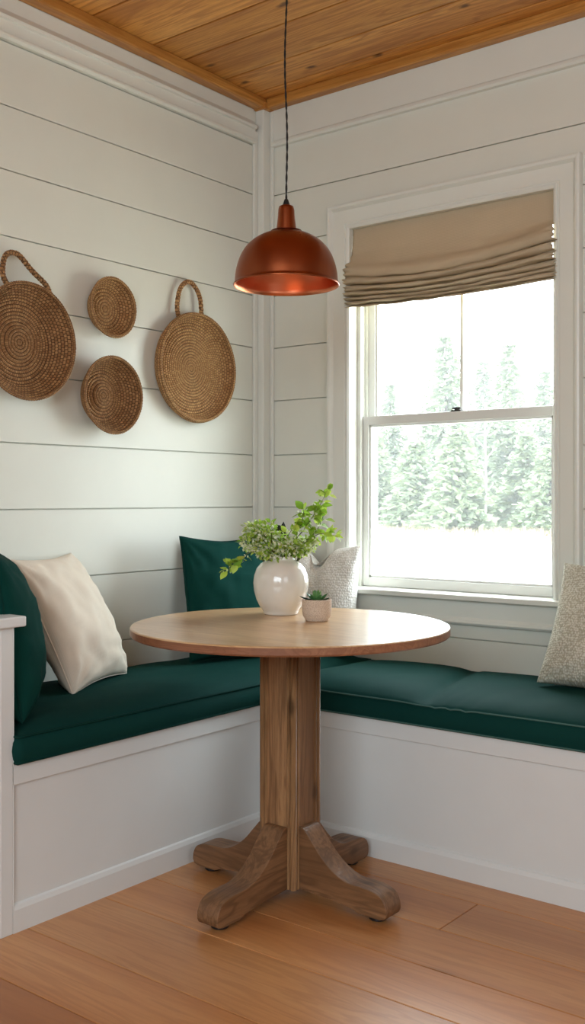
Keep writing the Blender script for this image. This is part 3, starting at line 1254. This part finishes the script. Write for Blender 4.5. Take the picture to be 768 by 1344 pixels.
RIM = 1.711
out = [(.149, 0), (.1505, .0025), (.149, .005), (.1462, .008)]
ctl = [(.1458, .012, 0), (.1435, .036, 0), (.1375, .062, 0), (.127, .088, 0), (.112, .110, 0), (.092, .128, 0), (.068, .1415, 0), (.043, .150, 0), (.028, .153, 0)]
a0 = [(p.x, p.y) for p in curve_pts(ctl, 4)]
bm = new_bm()
lathe(bm, [(r, zc(RIM + z)) for r, z in out + a0], 96)
sh = obj('shade', bm, MAT['copper'], lamp, smooth=True)
bm = new_bm()
lathe(bm, [(r, zc(RIM + z)) for r, z in [(.149, 0), (.1455, .0015)] + [(r - .0022, z - .002) for r, z in a0] + [(0, .150)]], 96)
bmesh.ops.reverse_faces(bm, faces=bm.faces)
o = obj('shade_lining', bm, MAT['copperin'], lamp, smooth=True)
o['label'] = 'bright polished copper inside of the shade'
bm = new_bm()
lathe(bm, [(.030, zc(RIM + .1500)), (.0425, zc(RIM + .1515)), (.0440, zc(RIM + .1540)), (.036, zc(RIM + .1565)), (.026, zc(RIM + .159))], 48)
obj('collar', bm, MAT['copperdk'], lamp, smooth=True)
bm = new_bm()
lathe(bm, [(.0285, zc(RIM + .155)), (.0278, zc(RIM + .162)), (.0245, zc(RIM + .190)), (.0228, zc(RIM + .214)), (.0205, zc(RIM + .223)), (.013, zc(RIM + .227)), (0, zc(RIM + .228))], 48)
obj('socket_cup', bm, MAT['copper'], lamp, smooth=True)
bm = new_bm()
lathe(bm, [(.0115, zc(RIM + .225)), (.009, zc(RIM + .232)), (.0055, zc(RIM + .243)), (.003, zc(RIM + .245))], 24)
obj('cord_grip', bm, MAT['black'], lamp, smooth=True)
bm = new_bm()
z0, z1 = zc(RIM + .24), -.02
for ph in (0, pi):
    pts = []
    for i in range(161):
        t = i / 160
        z = z0 + (z1 - z0) * t
        a = t * 2 * pi * 13 + ph
        wob = .004 * sin(t * 9) * sin(pi * t)
        c = RV * (.006 * t * 0 + wob)
        pts.append(c + Vector((cos(a) * .0013, sin(a) * .0013, z)))
    tube(bm, pts, .0019, 6)
obj('cord', bm, MAT['black'], lamp, smooth=True)
bm = new_bm()
lathe(bm, [(0, -.028), (.012, -.027), (.045, -.018), (.055, -.004), (.055, 0), (0, 0)], 32)
obj('canopy', bm, MAT['copperdk'], lamp, smooth=True)
bm = new_bm()
lathe(bm, [(.020, zc(RIM + .130)), (.020, zc(RIM + .088)), (.016, zc(RIM + .085)), (0, zc(RIM + .085))], 24)
obj('bulb_socket', bm, MAT['black'], lamp, smooth=True)

# ============================================================ BASKETS ON THE LEFT WALL
def basket(label, y, z, R, flat, depth, mat, handle=None, pitch=.0105, ringr=None, seed=0, roll=0, wall_t=.006, double=False, squash=1.0, tilt=0):
    """axis along +x (into the room); base disc against the wall, rim at x = depth"""
    root = empty('woven_basket', (0.002, y, z))
    tag(root, label, 'basket', 'woven baskets on the wall')
    root.rotation_euler = (0, tilt, 0)
    rnd = random.Random(seed)
    # inner profile as arc-length param: flat disc then sloping side
    side = sqrt((R - flat) ** 2 + (depth) ** 2)
    total = flat + side

    def inner(s):
        if s < flat:
            x = .004
            if ringr and s < ringr:
                x += .010 * min(1, (ringr - s) / .012)
            # soft dish
            return s, x
        t = (s - flat) / side
        k = t ** 1.15
        return flat + (R - flat) * (t ** .8), .004 + (depth - .004) * t ** 1.35
    n = max(3, int(total / pitch))
    NA = 180 if R > .15 else 128
    sub = 5
    prof = []
    for i in range(n * sub + 1):
        s = total * i / (n * sub)
        r, x = inner(s)
        b = abs(sin(pi * i / sub)) ** .7
        prof.append((r, x, b, i / sub))
    bm = new_bm()
    st = lambda r: 1
    rows = []
    for a in range(NA):
        an = 2 * pi * a / NA
        row = []
        for r, x, b, k in prof:
            # stitches bump round each coil, slight unevenness
            ring = int(k)
            w = 1 + .012 * noise.noise(Vector((cos(an) * 1.5, sin(an) * 1.5, seed))) * (r / R)
            nst = max(6, int(2 * pi * max(r, .01) / .011))
            bump = .0050 * b + .0008 * sin(an * nst + ring * 1.7) * b + .0012 * noise.noise(Vector((cos(an) * r * 60, sin(an) * r * 60, seed)))
            x2 = x + bump
            row.append(Vector((x2, cos(an) * r * w, sin(an) * r * w * squash)))
        rows.append(row)
    NS = int(2 * pi * R / .014)
    uvf = lambda a, j: (a * NS / NA, j / sub * 1.0)
    grid(bm, rows, closed_u=True, uv=uvf, flip=True)
    # outer side
    m = max(3, int(sqrt((R - flat) ** 2 + depth ** 2) / pitch))
    rows = []
    for a in range(NA):
        an = 2 * pi * a / NA
        row = []
        for i in range(m * 4 + 1):
            t = i / (m * 4)
            base = flat + wall_t
            bulge = .5 if double else 0
            r = base + (R + wall_t * .5 - base) * ((1 - t) ** (.35 if double else .9))
            x = depth * (1 - t)
            b = abs(sin(pi * i / 4)) ** .7
            w = 1 + .012 * noise.noise(Vector((cos(an) * 1.5, sin(an) * 1.5, seed)))
            rr = r * w + .0028 * b
            row.append(Vector((x, cos(an) * rr, sin(an) * rr * squash)))
        rows.append(row)
    grid(bm, rows, closed_u=True, uv=lambda a, j: (a * NS / NA, j / 4 + 40))
    obj('basket_body', bm, mat, root, smooth=True)
    # rim roll
    bm = new_bm()
    for q, (dr, dx, rad_) in enumerate(((0, 0, .0058), (.003, -.010, .005)) if double else ((0, 0, .0055),)):
        rows = []
        M = 240
        for a in range(M):
            an = 2 * pi * a / M
            w = 1 + .012 * noise.noise(Vector((cos(an) * 1.5, sin(an) * 1.5, seed)))
            row = []
            for k in range(10):
                b = 2 * pi * k / 10
                rr_ = rad_ * (1 + .14 * sin(an * 130 * R / .2 + b))
                rad2 = (R + dr) * w + rr_ * cos(b)
                row.append(Vector((depth + dx + rr_ * sin(b), cos(an) * rad2, sin(an) * rad2 * squash)))
            rows.append(row)
        grid(bm, rows, closed_u=True, closed_v=True, uv=lambda a, j: (a * .6, j * .4))
    obj('rim', bm, mat, root, smooth=True)
    if handle:
        bm = new_bm()
        cv = curve_pts([Vector((hx, hy, hz)) for hx, hy, hz in handle], 14)
        # two strands twisted round each other
        Lc = sum((b - a).length for a, b in zip(cv, cv[1:]))
        turns = Lc / .03
        for ph in (0, pi * 2 / 3, pi * 4 / 3):
            pts = []
            for i, p in enumerate(cv):
                t = (cv[min(i + 1, len(cv) - 1)] - cv[max(i - 1, 0)]).normalized()
                n1 = t.cross(Vector((1, 0, 0))).normalized()
                n2 = t.cross(n1)
                a = i / (len(cv) - 1) * turns * 2 * pi + ph
                pts.append(p + (n1 * cos(a) + n2 * sin(a)) * .0042)
            tube(bm, pts, .0052, 7)
        lay = bm.loops.layers.uv.verify()
        for f in bm.faces:
            for lp in f.loops:
                c = lp.vert.co
                lp[lay].uv = (c.y * 90, c.z * 90)
        obj('handle', bm, mat, root, smooth=True)
    return root


basket('largest woven basket with a twisted handle, leftmost on the shiplap wall', -1.228, 1.603, .181, .118, .064, MAT['straw'],
       handle=[(.048, -.060, .155), (.036, -.078, .20), (.026, -.060, .262), (.024, -.015, .275), (.026, .04, .232), (.036, .090, .19), (.050, .095, .145)], ringr=.062, seed=1)
basket('smallest round woven basket, without a handle, upper one of the middle pair', -.865, 1.763, .099, .066, .050, MAT['straw2'], seed=2)
basket('deep round woven bowl basket without a handle, lower one of the middle pair', -.880, 1.462, .128, .080, .068, MAT['straw'], ringr=.05, seed=3)
basket('flat golden woven tray basket with an arched handle, nearest the corner', -.437, 1.600, .200, .170, .046, MAT['straw2'],
       handle=[(.026, -.085, .170), (.022, -.092, .22), (.020, -.075, .285), (.020, -.040, .318), (.020, -.005, .315), (.022, .030, .27), (.026, .036, .185)], seed=4, double=True, pitch=.0105)

# ============================================================ ROMAN SHADE
SHX0, SHX1 = .440, 1.266
shade = tag(empty('roman_shade', (.853, 0, 2.148)), 'tan linen roman shade drawn up in loose folds at the window top', 'blind')


def shade_profile(u):
    """polyline (y, z) for one position across the width, u in -1..1"""
    e = abs(u)
    sag = (1 - u * u)
    side = max(0, (e - .9) / .1)
    pts = [(.012, 2.148), (.010, 2.12), (.006, 2.08), (.0, 2.045 - .01 * sag)]
    zb = 1.985 - .032 * sag + (.012 if u > 0 else .0) * e
    pts += [(-.018, zb + .035), (-.040, zb + .012), (-.050, zb - .006), (-.046, zb - .022), (-.030, zb - .027), (-.006, zb - .022)]
    z = zb - .022
    zend = 1.852 - .012 * sag
    nf = 5
    z0_ = z
    for k in range(nf):
        step = (z0_ - zend) * (.30, .235, .18, .15, .135)[k]
        o = -.056 + .0045 * k + .012 * noise.noise(Vector((u * 1.5, k * 2.1, 1)))
        pts += [(-.012, z - step * .12), (o * .75, z - step * .28), (o, z - step * .62), (o * .9, z - step * .92), (o * .5, z - step * 1.02), (-.006, z - step * .92)]
        z -= step
    pts += [(-.010, zend - .002), (-.028, zend - .006), (-.034, zend - .012)]
    return [Vector((0, y, z_)) for y, z_ in pts]


bm = new_bm()
NU = 90
rows = []
for i in range(NU + 1):
    u = -1 + 2 * i / NU
    x = SHX0 + (SHX1 - SHX0) * (i / NU)
    pr_ = curve_pts(shade_profile(u), 4)
    row = []
    L = len(pr_)
    for j, p in enumerate(pr_):
        t = j / L
        e = max(0, (abs(u) - .93) / .07)
        dn = min(1, max(0, (2.06 - p.z) / .06))
        nx = .006 * noise.noise(Vector((u * 3, j * .35, 7))) * dn
        ny = .005 * noise.noise(Vector((u * 4, p.z * 20, 2))) * dn
        # crumpled side edges: pushed outwards at the left, tucked in at the right
        ex = -.010 * e * dn if u < 0 else (.013 + .003 * sin(j * .9)) * max(0, (u - .80) / .20) * dn
        crush = e * dn * .009 * sin(j * 1.3)
        row.append(Vector((x + nx * e + ex - .853, p.y + ny + crush + .010 * e * dn, p.z + .004 * noise.noise(Vector((u * 5, j * .2, 4))) * dn - 2.148)))
    rows.append(row)
grid(bm, rows, uv=lambda a, b: (a / NU * .83, b * .008))
o = obj('shade_fabric', bm, MAT['linen'], shade, smooth=True)
sm = o.modifiers.new('solid', 'SOLIDIFY'); sm.thickness = .0016; sm.offset = 0
bm = new_bm()
box(bm, -.412, .412, .014, .034, -.030, -.001)
obj('head_rail', bm, MAT['trimp'], shade, bevel=.002)

# ============================================================ OUTSIDE
bm = new_bm()
rows = []
for i in range(41):
    row = []
    for j in range(41):
        x = -60 + 110 * i / 40
        y = .6 + 100 * (j / 40) ** 1.6
        row.append(Vector((x, y, -.35 + .25 * noise.noise(Vector((x * .08, y * .08, 0))) * min(1, y / 15))))
    rows.append(row)
grid(bm, rows, flip=False)
bmesh.ops.recalc_face_normals(bm, faces=bm.faces)
gr = obj('meadow', bm, MAT['field'], smooth=True)
gr['kind'] = 'structure'


def conifer_mesh(seed, h, r):
    rnd = random.Random(seed)
    bm = new_bm()
    z = h * .03
    while z < h * .985:
        t = z / h
        rr = r * (1 - t) ** .8 * (1 + .15 * rnd.uniform(-1, 1)) + .05
        nb = int(9 + 7 * (1 - t))
        for k in range(nb):
            a = rnd.uniform(0, 2 * pi)
            L = rr * rnd.uniform(.7, 1.15)
            droop = -.25 - .1 * rnd.random()
            m = max(3, int(L / .22))
            for q in range(m):
                s = (q + .4) / m
                p = Vector((cos(a) * L * s, sin(a) * L * s, z + droop * L * s * s + .05 * L * s))
                for _ in range(5):
                    d = Vector((cos(a + rnd.uniform(-1.2, 1.2)), sin(a + rnd.uniform(-1.2, 1.2)), rnd.uniform(-.7, .35)))
                    n_ = Vector((rnd.uniform(-1, 1), rnd.uniform(-1, 1), 1)).normalized()
                    sd = d.cross(n_).normalized()
                    ln = rnd.uniform(.18, .34) * (1 + .4 * (1 - t))
                    wd = ln * .5
                    vs = [bm.verts.new(p - sd * wd * .3), bm.verts.new(p + d.normalized() * ln * .5 + sd * wd * .5), bm.verts.new(p + d.normalized() * ln), bm.verts.new(p + d.normalized() * ln * .5 - sd * wd * .5)]
                    bm.faces.new(vs)
        z += h * .024 + .03
    return bm


protos = []
random.seed(3)
for q, (h_, r_) in enumerate(((7.6, 2.0), (6.0, 1.7), (3.6, 1.5))):
    bmf = conifer_mesh(q + 10, h_, r_)
    me = bpy.data.meshes.new('conifer_foliage'); bmf.to_mesh(me); bmf.free(); me.materials.append(MAT['conifer'])
    a = me.color_attributes.new('tone', 'FLOAT_COLOR', 'CORNER')
    rn = random.Random(q)
    for p in me.polygons:
        v = rn.random()
        for li in p.loop_indices:
            a.data[li].color = (v, v, v, 1)
    bmt = new_bm()
    tube(bmt, [(0, 0, -.3), (0, 0, h_ * .5), (0, 0, h_ * .97)], .13, 8, taper=lambda t: 1 - .85 * t)
    mt = bpy.data.meshes.new('conifer_trunk'); bmt.to_mesh(mt); bmt.free(); mt.materials.append(MAT['bark'])
    protos.append((me, mt))

# (x, y, kind, size, label)
GZ0 = -.35
trees = [
    (-19.25, 35.47, 0, 1.12, 'tallest pale conifer, just left of the window muntin'),
    (-22.22, 35.68, 0, .87, 'tall slender conifer at the left edge of the upper window sash'),
    (-20.78, 41.89, 0, 1.08, 'distant conifer just right of the window muntin'),
    (-16.21, 35.31, 0, 1.03, 'tall slender conifer midway between muntin and right casing'),
    (-16.74, 39.97, 0, .95, 'distant conifer at the right edge of the window view'),
    (-16.63, 28.63, 2, 1.0, 'low bushy conifer at the left in the lower sash'),
    (-14.46, 27.79, 2, 1.08, 'low bushy conifer at the centre of the lower sash'),
    (-13.2, 30.6, 2, 1.05, 'low bushy conifer right of centre in the lower sash'),
    (-11.6, 28.9, 2, .9, 'low bushy conifer at the right in the lower sash'),
    (-18.86, 29.2, 2, 1.1, 'low bushy conifer at the left edge of the lower sash'),
    (-21.71, 31.01, 1, 1.1, 'tall conifer behind the left window casing'),
    (-16.9, 45.0, 0, 1.05, 'conifer beyond the right window casing'),
    (-17.1, 32.6, 1, .85, 'middle-height conifer below the tallest one'),
]
for x, y, k, s, lb in trees:
    r_ = empty('conifer_tree', (x, y, GZ0), random.uniform(0, 6))
    r_.scale = (s, s, s)
    tag(r_, lb, 'tree', 'conifers beyond the meadow')
    for nm, me in (('foliage', protos[k][0]), ('trunk', protos[k][1])):
        c = bpy.data.objects.new(nm, me)
        C.objects.link(c)
        c.parent = r_
# pale bare birch trunk
bm = new_bm()
tube(bm, [(0, 0, -.2), (.03, 0, 2), (-.02, 0, 4.2)], .05, 6, taper=lambda t: 1 - .6 * t)
for k in range(7):
    z = 1.6 + k * .38
    a = k * 2.4
    tube(bm, [(0, 0, z), (cos(a) * .3, sin(a) * .3, z + .35)], .012, 4)
b_ = obj('bare_birch', bm, MAT['birch'])
b_.location = (-13.5, 28.0, GZ0)
tag(b_, 'thin pale bare trunk standing in front of the conifers', 'tree')
# thin mist over the meadow
m_ = bpy.data.materials.new('morning_mist')
m_.use_nodes = True
nt_ = m_.node_tree
nt_.nodes.remove(nt_.nodes['Principled BSDF'])
vs_ = nt_.nodes.new('ShaderNodeVolumeScatter')
vs_.inputs['Density'].default_value = .0034
vs_.inputs['Color'].default_value = (1, .99, .97, 1)
nt_.links.new(vs_.outputs[0], nt_.nodes['Material Output'].inputs['Volume'])
bm = new_bm()
box(bm, -60, 40, 3, 70, -.6, 14)
mist = obj('mist', bm, m_)
tag(mist, 'thin pale mist hanging over the meadow and the conifers', 'mist', kind='stuff')
# tall dry grass in front of the trees
bm = new_bm()
random.seed(77)
for k in range(5000):
    x = random.uniform(-21, -9)
    y = random.uniform(24, 29.5) + (x + 15) * .4
    h_ = random.uniform(.25, .6)
    dx, dy = random.uniform(-.12, .12), random.uniform(-.12, .12)
    vs = [bm.verts.new((x - .02, y, GZ0 - .15)), bm.verts.new((x + .02, y, GZ0 - .15)), bm.verts.new((x + dx, y + dy, GZ0 + h_))]
    bm.faces.new(vs)
gg = obj('dry_grass', bm, MAT['grass'])
set_tone(gg, lambda p: (((p.index * 7919) % 100) / 100,) * 3 + (1,))
tag(gg, 'band of tall dry meadow grass in front of the conifers', 'grass', kind='stuff')
